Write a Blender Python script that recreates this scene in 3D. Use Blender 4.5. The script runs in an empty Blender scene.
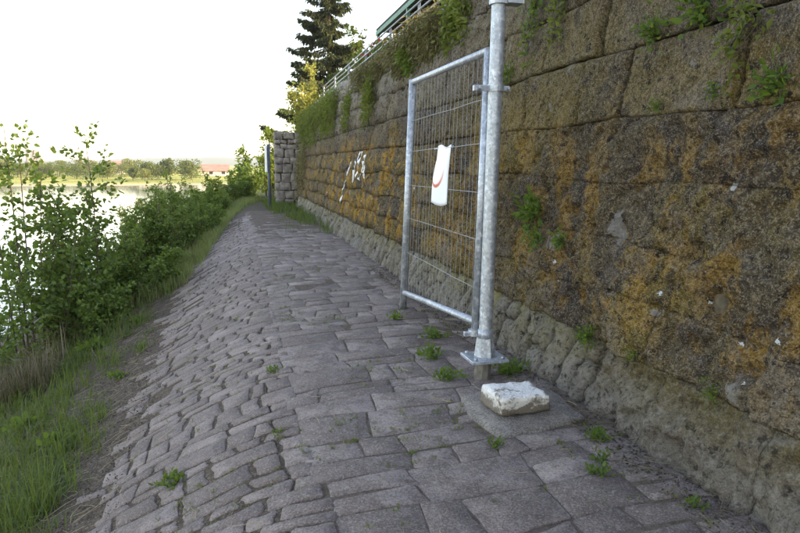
import bpy, math, random
import numpy as np
from mathutils import Vector, noise as mn
random.seed(7); rng = np.random.default_rng(11)
R = math.radians
scene = bpy.context.scene
col = scene.collection

# ------------------------------------------------------------------ camera
cam = bpy.data.cameras.new('camera'); camo = bpy.data.objects.new('camera', cam); col.objects.link(camo)
cam.lens = 28.0; cam.sensor_width = 36.0; cam.clip_start = .05; cam.clip_end = 20000
camo.location = (0, 0, 1.5)
camo.rotation_euler = (R(90 - 9.27), 0, R(-14.67))
scene.camera = camo
# ------------------------------------------------------------------ sky, sun, exposure
SUN_EL, SUN_AZ = 21.0, 116.0        # azimuth clockwise from +Y (the direction of the path)
w = bpy.data.worlds.new('World'); scene.world = w; w.use_nodes = True
nt = w.node_tree; bg = nt.nodes['Background']
sky = nt.nodes.new('ShaderNodeTexSky'); sky.sky_type = 'NISHITA'; sky.sun_disc = False
sky.sun_elevation = R(SUN_EL); sky.sun_rotation = R(SUN_AZ); sky.dust_density = .9; sky.air_density = 1.0; sky.ozone_density = 1.0
nt.links.new(sky.outputs[0], bg.inputs[0]); bg.inputs[1].default_value = .15
sl = bpy.data.lights.new('sun', 'SUN'); so = bpy.data.objects.new('sun', sl); col.objects.link(so)
sl.energy = 2.0; sl.angle = R(.5); sl.color = (1, .87, .68)
sv = Vector((math.sin(R(SUN_AZ)) * math.cos(R(SUN_EL)), math.cos(R(SUN_AZ)) * math.cos(R(SUN_EL)), math.sin(R(SUN_EL))))
so.rotation_euler = sv.to_track_quat('Z', 'Y').to_euler()
so.location = (30, -8, 20)
scene.view_settings.view_transform = 'Standard'; scene.view_settings.look = 'None'
scene.view_settings.gamma = 1; scene.view_settings.use_curve_mapping = False
scene.view_settings.exposure = 2.55
scene.view_settings.use_white_balance = True; scene.view_settings.white_balance_temperature = 8400; scene.view_settings.white_balance_tint = 18

# ------------------------------------------------------------------ node helpers
class G:
    def __init__(s, name):
        s.m = bpy.data.materials.new(name); s.m.use_nodes = True
        s.t = s.m.node_tree; s.b = s.t.nodes['Principled BSDF']; s.o = s.t.nodes['Material Output']
        s.pos = s.n('ShaderNodeNewGeometry').outputs['Position']
    def n(s, ty, **kw):
        d = s.t.nodes.new(ty)
        for k, v in kw.items(): setattr(d, k, v)
        return d
    def put(s, sock, v):
        if isinstance(v, bpy.types.NodeSocket): s.t.links.new(v, sock)
        elif isinstance(v, tuple) and len(v) == 3 and sock.type == 'RGBA': sock.default_value = (*v, 1)
        else: sock.default_value = v
    def noise(s, sc, det=4, ro=.55, vec=None, dist=0):
        d = s.n('ShaderNodeTexNoise'); s.put(d.inputs['Vector'], vec or s.pos)
        d.inputs['Scale'].default_value = sc; d.inputs['Detail'].default_value = det
        d.inputs['Roughness'].default_value = ro; d.inputs['Distortion'].default_value = dist
        return d.outputs[0]
    def voro(s, sc, feat='F1', out=0, vec=None):
        d = s.n('ShaderNodeTexVoronoi', feature=feat); s.put(d.inputs['Vector'], vec or s.pos)
        d.inputs['Scale'].default_value = sc; return d.outputs[out]
    def scale(s, v, xyz, vec=None):
        d = s.n('ShaderNodeVectorMath', operation='MULTIPLY'); s.put(d.inputs[0], vec or s.pos); d.inputs[1].default_value = xyz
        return d.outputs[0]
    def xyz(s, vec=None):
        d = s.n('ShaderNodeSeparateXYZ'); s.put(d.inputs[0], vec or s.pos); return d.outputs
    def mr(s, v, a, b, c=0., d_=1., smooth=False):
        d = s.n('ShaderNodeMapRange'); d.clamp = True
        if smooth: d.interpolation_type = 'SMOOTHSTEP'
        s.put(d.inputs[0], v)
        for i, x in enumerate((a, b, c, d_)): d.inputs[i + 1].default_value = x
        return d.outputs[0]
    def math(s, op, a, b=0.):
        d = s.n('ShaderNodeMath', operation=op); s.put(d.inputs[0], a); s.put(d.inputs[1], b); return d.outputs[0]
    def mix(s, f, a, b, mode='MIX'):
        d = s.n('ShaderNodeMix', data_type='RGBA', blend_type=mode); s.put(d.inputs[0], f); s.put(d.inputs[6], a); s.put(d.inputs[7], b)
        return d.outputs[2]
    def attr(s, name):
        return s.n('ShaderNodeAttribute', attribute_name=name).outputs['Fac']
    def bump(s, h, st=.5, dist=.02):
        d = s.n('ShaderNodeBump'); d.inputs['Strength'].default_value = st; d.inputs['Distance'].default_value = dist
        s.put(d.inputs['Height'], h); s.t.links.new(d.outputs[0], s.b.inputs['Normal']); return d
    def fin(s, c, rough=.9, spec=.3, metal=0.):
        s.put(s.b.inputs['Base Color'], c); s.put(s.b.inputs['Roughness'], rough)
        s.b.inputs['Specular IOR Level'].default_value = spec; s.put(s.b.inputs['Metallic'], metal)
        return s.m

def leaf_mat(name, c0, c1, trans=.35, rough=.55):
    trans = min(.5, trans * 1.3)
    g = G(name); r = g.n('ShaderNodeNewGeometry').outputs['Random Per Island']
    c = g.mix(r, c0, c1); c = g.mix(g.mr(g.noise(1.7, 2), .35, .7, 0, .45), c, tuple(x * .62 for x in c0))
    g.fin(c, rough, .25)
    tr = g.n('ShaderNodeBsdfTranslucent'); g.put(tr.inputs[0], g.mix(.5, c, (.30, .36, .04)))
    ms = g.n('ShaderNodeMixShader'); ms.inputs[0].default_value = trans
    g.t.links.new(g.b.outputs[0], ms.inputs[1]); g.t.links.new(tr.outputs[0], ms.inputs[2]); g.t.links.new(ms.outputs[0], g.o.inputs[0])
    return g.m
def simple(name, c0, c1, sc=8, rough=.8, spec=.3, bump=.3, metal=0.):
    g = G(name); f = g.noise(sc, 6, .6)
    g.bump(f, bump, .01)
    return g.fin(g.mix(g.mr(f, .3, .7), c0, c1), rough, spec, metal)

M = {}
# --- soil
g = G('soil'); P = g.xyz()
f = g.noise(9, 8, .65); f2 = g.noise(60, 4, .7); f3 = g.noise(1.6, 4)
c = g.mix(g.mr(f, .35, .65), (.048, .035, .027), (.100, .077, .058))
c = g.mix(g.mr(f2, .52, .62, 0, .6), c, (.22, .18, .125))
c = g.mix(g.mr(f2, .48, .38, 0, .6), c, (.025, .019, .015))
far = g.mr(P[1], 60, 140)
fg = g.mix(g.mr(g.noise(.02, 6, .6), .4, .62), (.30, .29, .07), (.17, .21, .05))
fg = g.mix(g.mr(g.noise(.12, 6, .6, g.scale(None, (.3, 1, 1))), .5, .7, 0, .6), fg, (.13, .17, .045))
fg = g.mix(g.mr(P[2], -3.42, -3.15), (.36, .30, .22), fg)
c = g.mix(far, c, fg)
mid = g.math('MULTIPLY', g.mr(P[1], 21, 30), g.mr(f3, .35, .6, .3, 1))
c = g.mix(g.math('MULTIPLY', mid, g.math('SUBTRACT', 1., far)), c, (.09, .10, .03))
h = g.math('ADD', g.math('MULTIPLY', f, .6), g.math('MULTIPLY', f2, .4)); g.bump(h, .8, .025)
M['soil'] = g.fin(c, .95, .15)
# --- earth in the joints
g = G('joint_earth'); f = g.noise(25, 6, .7); f2 = g.noise(110, 3, .7)
c = g.mix(g.mr(f, .35, .65), (.085, .064, .052), (.17, .132, .108)); c = g.mix(g.mr(f2, .52, .62, 0, .5), c, (.20, .165, .115)); c = g.mix(g.mr(g.noise(3.2, 5, .6), .55, .68, 0, .6), c, (.05, .06, .018))
g.bump(f2, .8, .015); M['joint'] = g.fin(c, .95, .1)
# --- paving stone
g = G('paving_stone'); t = g.attr('tone')
f = g.noise(14, 8, .65); f2 = g.noise(90, 4, .7); f3 = g.noise(2.2, 5, .6)
c = g.mix(t, (.175, .136, .119), (.345, .278, .248))
c = g.mix(g.mr(f3, .44, .58, 0, .7), c, (.150, .112, .095))
f4 = g.noise(5.5, 7, .7, None, .5)
c = g.mix(g.math('MULTIPLY', g.mr(f4, .49, .58, 0, .62), g.mr(g.xyz()[0], .0, .6, .35, 1.)), c, (.122, .089, .074))  # dirt blotches stronger on the flat, painting the sky-facing slope as brighter
c = g.mix(g.mr(g.noise(4.1, 6, .7), .57, .66, 0, .22), c, (.15, .145, .075))
c = g.mix(g.mr(f, .46, .36, 0, .6), c, (.105, .090, .078))
c = g.mix(g.mr(f2, .52, .62, 0, .48), c, (.42, .345, .315))
c = g.mix(g.mr(f2, .47, .37, 0, .60), c, (.075, .059, .048))
f5 = g.noise(240, 2, .6)
c = g.mix(g.mr(f5, .55, .68, 0, .35), c, (.42, .38, .34)); c = g.mix(g.mr(f5, .43, .32, 0, .35), c, (.06, .05, .042))
c = g.mix(g.mr(g.noise(26, 3), .63, .66, 0, .35), c, (.38, .35, .32))
h = g.math('ADD', g.math('MULTIPLY', f, .6), g.math('ADD', g.math('MULTIPLY', f2, .35), g.math('MULTIPLY', f4, .4))); g.bump(h, 1., .035)
M['paving'] = g.fin(c, .85, .3)
# --- wall stone
def wall_mat(name, plinth):
    g = G(name); P = g.xyz(); t = g.attr('tone')
    n1 = g.noise(1.3, 6, .6); n2 = g.noise(5.5, 8, .65); n3 = g.noise(38, 5, .7); n4 = g.noise(2.6, 9, .68, None, .6)
    n5 = g.noise(120, 3, .7)
    if plinth:
        c = g.mix(t, (.155, .135, .102), (.285, .255, .205))
        c = g.mix(g.mr(n1, .45, .62), c, (.215, .195, .17))
        up = g.mr(P[2], .12, .36)
        ol = g.math('MULTIPLY', g.mr(n4, .43, .58), up)
        c = g.mix(g.math('MULTIPLY', ol, .75), c, (.23, .195, .062))
        c = g.mix(g.mr(n2, .56, .70, 0, .55), c, (.085, .070, .052))
        nearw = g.mr(P[1], 3.7, 3.2)
        c = g.mix(g.math('MULTIPLY', nearw, g.mr(n2, .3, .62, .95, .55)), c, (.135, .112, .090))
        c = g.mix(g.math('MULTIPLY', g.math('MULTIPLY', nearw, g.mr(P[2], .16, .34)), g.mr(n4, .42, .55, .2, .9)), c, (.115, .085, .030))
        c = g.mix(g.math('MULTIPLY', g.mr(n3, .48, .38), .75), c, (.05, .042, .032)); c = g.mix(g.math('MULTIPLY', g.mr(n5, .53, .62), .32), c, (.34, .30, .25)); c = g.mix(g.math('MULTIPLY', g.mr(n3, .54, .62), .32), c, (.32, .29, .24))
    else:
        c = g.mix(t, (.050, .039, .035), (.190, .150, .104))
        c = g.mix(g.mr(n1, .42, .66, 0, .75), c, (.070, .053, .044))
        of = g.math('MULTIPLY', g.math('MULTIPLY', g.mr(P[1], 3.0, 4.2), g.mr(P[1], 7.5, 5.5)), g.math('MULTIPLY', g.mr(P[2], 1.2, 1.6), g.mr(P[2], 3.1, 2.3)))
        c = g.mix(g.math('MULTIPLY', g.math('MULTIPLY', of, g.mr(t, .15, .5, .25, 1.)), g.mr(n2, .3, .6, .85, .3)), c, (.190, .145, .040))
        hi = g.math('MULTIPLY', g.mr(P[2], 2.0, 3.1), g.mr(P[1], 4.2, 8.5))       # weathered grey upper courses
        c = g.mix(g.math('MULTIPLY', hi, .9), c, g.mix(g.mr(n2, .38, .58), (.17, .15, .12), (.40, .365, .31)))
        lowband = g.math('MULTIPLY', g.mr(P[2], 2.7, 1.5), 1.)
        # olive moss film
        ol = g.math('MULTIPLY', g.math('MULTIPLY', g.mr(n4, .42, .56), g.mr(t, .15, .55, .35, 1.2)), g.math('ADD', g.math('MULTIPLY', lowband, .75), .25))
        c = g.mix(g.math('MULTIPLY', ol, .86), c, g.mix(g.mr(n2, .4, .62), (.100, .070, .015), (.190, .136, .034)))
        # vivid orange lichen
        nb = g.noise(3.4, 9, .7, g.scale(None, (1, 1, .55)), .4)
        patch = g.math('ADD', g.math('MULTIPLY', g.mr(P[1], 7.2, 9.4), g.mr(P[1], 17.5, 13.5)), .50)
        patch = g.math('MULTIPLY', patch, g.math('MULTIPLY', g.mr(P[2], 2.15, 1.45), g.mr(P[2], .40, .62)))
        orr = g.math('MULTIPLY', g.math('MULTIPLY', g.mr(nb, .48, .56), g.mr(n1, .66, .50, .15, 1.)), patch)
        c = g.mix(g.math('MINIMUM', orr, .92), c, g.mix(g.mr(n3, .35, .65), (.28, .132, .008), (.47, .250, .014)))
        c = g.mix(g.mr(n2, .555, .65, 0, .8), c, (.036, .028, .022))
        n6 = g.noise(15, 5, .65); c = g.mix(g.mr(n6, .43, .37, 0, .85), c, (.020, .015, .012)); c = g.mix(g.mr(n6, .58, .66, 0, .28), c, (.30, .225, .12))  # near-black flecks paint the shade of pits into the colour, then pale flecks
        c = g.mix(g.math('MULTIPLY', g.mr(n3, .53, .63), .38), c, (.33, .27, .18))
        c = g.mix(g.math('MULTIPLY', g.mr(n5, .555, .605), .45), c, (.42, .35, .27))
        c = g.mix(g.math('MULTIPLY', g.mr(n3, .48, .38), .65), c, (.030, .022, .015))
        c = g.mix(g.math('MULTIPLY', g.mr(n5, .45, .38), .6), c, (.020, .015, .011))
        # pale grey crust lichen
        v = g.voro(3.1, 'SMOOTH_F1', 0, g.scale(None, (1, 1, .75)))
        lw = g.math('MULTIPLY', g.mr(g.math('ADD', v, g.math('ADD', g.math('MULTIPLY', g.noise(9, 4, .6), .75), g.math('MULTIPLY', n3, .2))), .545, .52), g.mr(n1, .44, .50))
        c = g.mix(g.math('MULTIPLY', lw, .45), c, (.34, .33, .32))
        v = g.voro(3.3); sp = g.mr(g.math('ADD', v, g.math('MULTIPLY', g.noise(22, 4, .7), .42)), .256, .248)
        c = g.mix(g.math('MULTIPLY', sp, g.mr(P[2], 1.7, 1.3)), c, (.60, .61, .60))
    if plinth:
        n6 = g.noise(14, 6, .7); c = g.mix(g.mr(n6, .44, .37, 0, .85), c, (.030, .024, .019)); c = g.mix(g.mr(n6, .56, .64, 0, .35), c, (.33, .30, .25))
    h = g.math('ADD', g.math('MULTIPLY', n2, .55), g.math('ADD', g.math('MULTIPLY', n3, .45), g.math('MULTIPLY', n5, .16)))
    g.bump(h, 1., .07)
    return g.fin(c, .95, .15)
M['wall'] = wall_mat('wall_stone', False)
M['plinth'] = wall_mat('plinth_stone', True)
M['mortar'] = simple('mortar', (.050, .040, .028), (.13, .105, .07), 20, .95, .1, .8)
M['pier'] = simple('pier_stone', (.10, .085, .075), (.32, .285, .25), 5, .95, .15, .8)
# --- galvanised steel
g = G('galvanised_steel'); v = g.voro(48, 'F1', 1); sep = g.n('ShaderNodeSeparateColor'); g.put(sep.inputs[0], v)
f = g.noise(22, 6, .65); fs = g.noise(60, 3, .5, g.scale(None, (1, 1, .45)))
c = g.mix(sep.outputs[0], (.27, .30, .33), (.40, .43, .46)); c = g.mix(g.mr(f, .52, .66, 0, .75), c, (.66, .68, .70))
c = g.mix(g.mr(fs, .60, .70, 0, .7), c, (.74, .76, .78)); c = g.mix(g.mr(f, .45, .3, 0, .5), c, (.20, .22, .24))
g.bump(f, .15, .004)
M['galv'] = g.fin(c, g.mr(f, .3, .7, .38, .62), .5, .55)
M['wire'] = simple('wire_steel', (.20, .215, .23), (.33, .35, .37), 30, .5, .5, .1, .5)
M['rail'] = simple('rail_paint', (.22, .25, .26), (.36, .38, .385), 10, .5, .4, .1, .3)
M['green'] = simple('green_paint', (.05, .15, .10), (.10, .24, .16), 4, .6, .4, .1)
M['greenmesh'] = simple('green_coated_wire', (.04, .13, .08), (.07, .18, .11), 4, .6, .4, .1)
M['dark'] = simple('dark_shade', (.02, .018, .015), (.04, .035, .03), 4, .8, .2, .1)  # near-black colour standing in for shade inside the shelter, also window panes
g = G('concrete'); f = g.noise(11, 8, .7); f2 = g.noise(95, 4, .7)
c = g.mix(g.mr(f, .4, .6), (.17, .145, .125), (.27, .24, .21)); c = g.mix(g.mr(f2, .53, .63, 0, .7), c, (.40, .37, .33)); c = g.mix(g.mr(f2, .47, .37, 0, .75), c, (.07, .058, .05))
g.bump(g.math('ADD', g.math('MULTIPLY', f, .6), g.math('MULTIPLY', f2, .4)), 1., .03); M['concrete'] = g.fin(c, .95, .2)
M['stub'] = simple('foot_concrete', (.12, .105, .085), (.22, .20, .165), 25, .95, .2, .8)
M['bark'] = simple('bark', (.055, .042, .03), (.14, .11, .08), 30, .95, .1, .6)
M['straw'] = simple('straw', (.22, .17, .10), (.42, .35, .23), 6, .9, .1, .1)
M['red'] = simple('red_petals', (.55, .015, .02), (.72, .04, .04), 20, .6, .3, .2)
M['pot'] = simple('flower_box', (.10, .06, .04), (.16, .09, .06), 20, .8, .3, .2)
M['whitepaint'] = simple('white_paint', (.55, .54, .50), (.80, .79, .76), 25, .8, .3, .3)
M['boardwhite'] = simple('board_white', (.70, .72, .74), (.80, .81, .82), 8, .5, .4, .05)
M['postblue'] = simple('post_paint', (.05, .07, .09), (.09, .11, .14), 8, .5, .4, .1)
g = G('worn_white_paint'); P = g.xyz(); f = g.noise(13, 9, .7); f2 = g.noise(70, 4)
wr = g.math('ADD', f, g.mr(P[2], .150, .05, .02, .25))
c = g.mix(g.mr(wr, .53, .63), (.70, .68, .64), (.20, .17, .138)); c = g.mix(g.mr(f2, .55, .7, 0, .6), c, (.33, .30, .26))
g.bump(g.math('ADD', g.math('MULTIPLY', f, .6), g.math('MULTIPLY', f2, .4)), 1., .03); M['block'] = g.fin(c, .85, .3)
g = G('notice_print'); uv = g.n('ShaderNodeUVMap').outputs[0]; U = g.xyz(uv)
dx = g.math('DIVIDE', g.math('SUBTRACT', U[0], .5), .36); dy = g.math('DIVIDE', g.math('SUBTRACT', U[1], .60), .31)
d = g.math('SQRT', g.math('ADD', g.math('MULTIPLY', dx, dx), g.math('MULTIPLY', dy, dy)))
ring = g.math('MULTIPLY', g.mr(d, .76, .82), g.mr(d, 1.0, .95))
rc = g.mix(g.mr(U[1], .62, .36), (.79, .68, .70), (.62, .14, .08))
c = g.mix(ring, (.80, .82, .86), rc)
g.bump(g.noise(9, 3), .25, .01)
M['paper'] = g.fin(c, .5, .4)
# --- water
g = G('water'); P = g.xyz(); wv = g.noise(1.1, 4, .55, g.scale(None, (.5, 1.6, 1)))
g.bump(wv, .12, .05); M['water'] = g.fin((.05, .055, .045), .08, .5); g.b.inputs['IOR'].default_value = 1.33
# --- leaves
M['poplar'] = leaf_mat('poplar_leaf', (0.055, 0.116, 0.024), (0.122, 0.201, 0.046), .30, .45)
M['shrub'] = leaf_mat('shrub_leaf', (0.071, 0.140, 0.029), (0.159, 0.244, 0.056), .30)
M['shrub2'] = leaf_mat('pale_shrub_leaf', (.06, .105, .022), (.13, .175, .045), .35)
M['yellow'] = leaf_mat('yellow_leaf', (.24, .25, .06), (.44, .41, .13), .4)
M['bright'] = leaf_mat('bright_leaf', (.09, .15, .025), (.20, .25, .05), .4)
M['spruce'] = leaf_mat('spruce_needle', (.020, .034, .018), (.048, .060, .026), .12)
M['darkhedge'] = leaf_mat('hedge_leaf', (.02, .045, .014), (.045, .08, .022), .25)
M['fartree'] = leaf_mat('far_leaf', (.055, .085, .028), (.12, .145, .05), .3)
M['fartree2'] = leaf_mat('far_leaf_pale', (.11, .14, .045), (.20, .21, .08), .3)
M['grass'] = leaf_mat('grass_blade', (0.042, 0.081, 0.019), (0.123, 0.172, 0.049), .35)
M['paleg'] = leaf_mat('pale_grass_blade', (.15, .19, .06), (.28, .30, .13), .35)
M['weed'] = leaf_mat('weed_leaf', (.060, .125, .022), (.12, .205, .045), .35)
M['drygrass'] = leaf_mat('dry_grass', (.22, .18, .085), (.40, .34, .19), .3)
M['hang'] = leaf_mat('hanging_leaf', (.09, .13, .028), (.19, .21, .055), .35)
M['deadstem'] = leaf_mat('dead_stem', (.085, .065, .042), (.21, .17, .115), .1)

# ------------------------------------------------------------------ mesh helpers
def tag(o, label, cat, group=None):
    o['label'] = label; o['category'] = cat
    if group: o['group'] = group
    return o
def poly(name, V, F, mat, parent=None, smooth=True, tone=None, kind=None):
    me = bpy.data.meshes.new(name); me.from_pydata([tuple(v) for v in V], [], [tuple(f) for f in F])
    if smooth: me.polygons.foreach_set('use_smooth', [True] * len(me.polygons))
    if tone is not None:
        a = me.attributes.new('tone', 'FLOAT', 'POINT')
        a.data.foreach_set('value', np.broadcast_to(np.asarray(tone, np.float32), (len(V),)).copy())
    return link(name, me, mat, parent, kind)
def link(name, me, mat, parent=None, kind=None):
    me.materials.append(mat); o = bpy.data.objects.new(name, me); col.objects.link(o)
    if parent: o.parent = parent
    if kind: o['kind'] = kind
    return o
def fast(name, V, k, mat, parent=None, kind=None, idx=None, smooth=False):
    """V (N,3) verts, idx (F,k) faces"""
    me = bpy.data.meshes.new(name); V = np.ascontiguousarray(V, np.float32); idx = np.ascontiguousarray(idx, np.int32)
    me.vertices.add(len(V)); me.vertices.foreach_set('co', V.ravel())
    me.loops.add(idx.size); me.loops.foreach_set('vertex_index', idx.ravel())
    me.polygons.add(len(idx)); me.polygons.foreach_set('loop_start', np.arange(0, idx.size, k, dtype=np.int32))
    if smooth: me.polygons.foreach_set('use_smooth', np.ones(len(idx), bool))
    me.update(calc_edges=True); me.validate()
    return link(name, me, mat, parent, kind)
def empty(name, loc):
    o = bpy.data.objects.new(name, None); o.empty_display_size = .2; o.location = loc; col.objects.link(o); return o
def child(o, parent):     # parts are modelled in world space; keep them there under a moved Empty
    o.parent = parent; o.location = o.location - parent.location; return o
def tube_geo(pts, rad, n=10, cap=True):
    pts = [Vector(p) for p in pts]; V = []; F = []
    if not hasattr(rad, '__len__'): rad = [rad] * len(pts)
    for i, p in enumerate(pts):
        d = (pts[min(i + 1, len(pts) - 1)] - pts[max(i - 1, 0)]).normalized()
        a = d.orthogonal().normalized() if i == 0 else (a - d * a.dot(d)).normalized()
        b = d.cross(a)
        for k in range(n):
            t = 2 * math.pi * k / n; V.append(p + (a * math.cos(t) + b * math.sin(t)) * rad[i])
    for i in range(len(pts) - 1):
        for k in range(n):
            F.append((i * n + k, i * n + (k + 1) % n, (i + 1) * n + (k + 1) % n, (i + 1) * n + k))
    if cap: F.append(tuple(range(n))[::-1]); F.append(tuple(range((len(pts) - 1) * n, len(pts) * n)))
    return V, F
def join(*gs):
    V = []; F = []
    for v, f in gs:
        k = len(V); V += list(v); F += [tuple(i + k for i in q) for q in f]
    return V, F
def box_geo(lo, hi, ch=0.):
    x0, y0, z0 = lo; x1, y1, z1 = hi
    V = [(x0, y0, z0), (x1, y0, z0), (x1, y1, z0), (x0, y1, z0)]
    if ch:
        V += [(x0, y0, z1 - ch), (x1, y0, z1 - ch), (x1, y1, z1 - ch), (x0, y1, z1 - ch)]
        V += [(x0 + ch, y0 + ch, z1), (x1 - ch, y0 + ch, z1), (x1 - ch, y1 - ch, z1), (x0 + ch, y1 - ch, z1)]
    else: V += [(x0, y0, z1), (x1, y0, z1), (x1, y1, z1), (x0, y1, z1)]
    F = [(3, 2, 1, 0)]
    for l in range(0, len(V) - 4, 4):
        F += [(l + k, l + (k + 1) % 4, l + 4 + (k + 1) % 4, l + 4 + k) for k in range(4)]
    F.append(tuple(range(len(V) - 4, len(V)))); return V, F
def tube(name, pts, r, mat, parent=None, n=12):
    V, F = tube_geo(pts, r, n)
    o = poly(name, V, F[:-2], mat, None, True); me = o.data
    return child(o, parent) if parent else o
def tubec(name, pts, r, mat, parent=None, n=12):
    V, F = tube_geo(pts, r, n); o = poly(name, V, F, mat)
    for p in o.data.polygons:
        if len(p.vertices) > 4: p.use_smooth = False
    return child(o, parent) if parent else o
def nz(x, y, z=0): return mn.noise(Vector((x, y, z)))
def fbm(x, y, z, o=4):
    return mn.fractal(Vector((x, y, z)), .9, 2.1, o)
def unit(a): return a / np.maximum(np.linalg.norm(a, axis=-1, keepdims=True), 1e-9)
def leaf_arrays(C, D, L, W, N=None, curl=.15, hexa=True):
    n = len(C); L = np.broadcast_to(L, (n,))[:, None]; W = np.broadcast_to(W, (n,))[:, None]
    D = unit(D)
    if N is None: N = rng.normal(size=(n, 3)) + np.array([0, 0, .7])
    S = unit(np.cross(D, N)); N = np.cross(S, D)
    if hexa:
        pts = [C, C + D * L * .28 + S * W * .5 + N * L * curl * .5, C + D * L * .68 + S * W * .36 + N * L * curl * .3, C + D * L - N * L * curl * .5,
               C + D * L * .68 - S * W * .36 + N * L * curl * .3, C + D * L * .28 - S * W * .5 + N * L * curl * .5]
        V = np.stack(pts, 1).reshape(-1, 3); b = (np.arange(n) * 6)[:, None]
        I = np.concatenate([b + np.array([[0, 1, 2, 3]]), b + np.array([[0, 3, 4, 5]])], 0)
        return V, I, 4
    pts = [C, C + D * L * .45 + S * W * .5 + N * L * curl, C + D * L, C + D * L * .45 - S * W * .5 + N * L * curl]
    V = np.stack(pts, 1).reshape(-1, 3); b = (np.arange(n) * 4)[:, None]
    return V, np.concatenate([b + np.array([[0, 1, 2]]), b + np.array([[0, 2, 3]])], 0), 3
def leaf_obj(name, C, D, L, W, mat, parent=None, N=None, hexa=True, curl=.15, kind=None):
    V, I, k = leaf_arrays(np.asarray(C, float), np.asarray(D, float), L, W, N, curl, hexa)
    o = fast(name, V, k, mat, None, kind, I)
    return child(o, parent) if parent else o
def blade_obj(name, P, H, W, lean, mat, parent=None, kind=None, az=None):
    """grass blades: 5 verts, a quad and a tip"""
    n = len(P); az = rng.uniform(0, 2 * np.pi, n) if az is None else az
    d = np.stack([np.cos(az), np.sin(az), 0 * az], 1); s = np.stack([-np.sin(az), np.cos(az), 0 * az], 1)
    H = H[:, None]; W = W[:, None]; lean = lean[:, None]; up = np.array([[0, 0, 1.]])
    m = P + up * H * .6 + d * H * lean * .35; tip = P + up * H * np.maximum(.25, 1 - lean * .45) + d * H * lean
    V = np.stack([P - s * W, P + s * W, m + s * W * .8, m - s * W * .8, tip], 1).reshape(-1, 3)
    b = (np.arange(n) * 5)[:, None]
    I = np.concatenate([b + np.array([[0, 1, 2]]), b + np.array([[0, 2, 3]]), b + np.array([[3, 2, 4]])], 0)
    o = fast(name, V, 3, mat, None, kind, I)
    return child(o, parent) if parent else o

# ------------------------------------------------------------------ ground
PX = [-60, -12, -9, -7, -4.5, -3, -2, -1.3, -.9, -.5, -.1, .2, .45, .9, 2.6]
PZ = [-6, -5.2, -4.4, -3.6, -2.4, -1.62, -1.08, -.80, -.62, -.385, -.175, -.055, -.008, 0, 0]
def sm(a, b, t): t = np.clip((t - a) / (b - a), 0, 1); return t * t * (3 - 2 * t)
def prof(x): return np.interp(x, PX, PZ)
def prof_s(x): return sum(prof(x + d) for d in (-.14, -.07, 0, .07, .14)) / 5
def und(x, y): return .018 * nz(x * .9, y * .5, 3.) + (.05 * nz(x * .5, y * .5, 8.) if x < -1.2 else 0)
def gz(x, y):
    z = float(prof_s(x))
    if x > 2.6:
        z = 3.38 if y < 23.8 else float(3.0 * sm(2.8, 7.5, x))
    if y > 23: z -= .0
    k = float(sm(70, 120, y)); z = z * (1 - k) - 5.5 * k
    if y > 150: z = -5.5 + 2.3 * float(sm(160, 172, y + 3 * nz(x * .03, 0, 5))) + .8 * float(sm(170, 300, y))
    return z + und(x, y)
xs = [-2500, -1200, -600, -300, -200, -150, -110, -85, -65, -50, -38, -28, -20, -14, -11] + list(np.arange(-9, -1.3, .25)) + list(np.arange(-1.25, 2.45, .1)) + \
     [2.48, 2.72, 3, 3.4, 4, 5, 6, 7.5, 10, 15, 20, 30, 45, 70, 120, 250, 600, 1500]
ys = [-40, -20, -10, -5, -2.5] + list(np.arange(-1, 24, .2)) + [24.2, 24.6, 25, 26, 27, 28, 30, 32, 34, 37, 40, 45, 50, 60, 70, 80, 90, 100, 110, 125, 148, 155, 158] + \
     list(range(160, 176, 2)) + [180, 190, 205, 230, 270, 330, 450, 700, 1100, 1800, 3000, 6000]
V = [(x, y, gz(x, y)) for y in ys for x in xs]; nx = len(xs)
F = [(j * nx + i, j * nx + i + 1, (j + 1) * nx + i + 1, (j + 1) * nx + i) for j in range(len(ys) - 1) for i in range(nx - 1)]
ground = poly('ground', V, F, M['soil']); ground['kind'] = 'structure'
water = poly('river_water', [(-2500, -40, -3.5), (200, -40, -3.5), (200, 180, -3.5), (-2500, 180, -3.5)], [(0, 1, 2, 3)], M['water']); water['kind'] = 'structure'
# hills on the horizon
V = []; F = []; n = 90
for j, (yy, hh) in enumerate(((2600, 0), (3000, .55), (3600, 1), (4800, .8))):
    for i in range(n):
        x = -3200 + i * 60
        V.append((x, yy + 60 * nz(x * .002, j), -3 + hh * (34 + 34 * nz(x * .0011, 1.7) + 14 * nz(x * .004, 4.2))))
F = [(j * n + i, j * n + i + 1, (j + 1) * n + i + 1, (j + 1) * n + i) for j in range(3) for i in range(n - 1)]
hills = poly('hills', V, F, simple('hill_woods', (.05, .08, .04), (.11, .13, .06), .01, .95, .1, .1)); hills['kind'] = 'structure'

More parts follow.
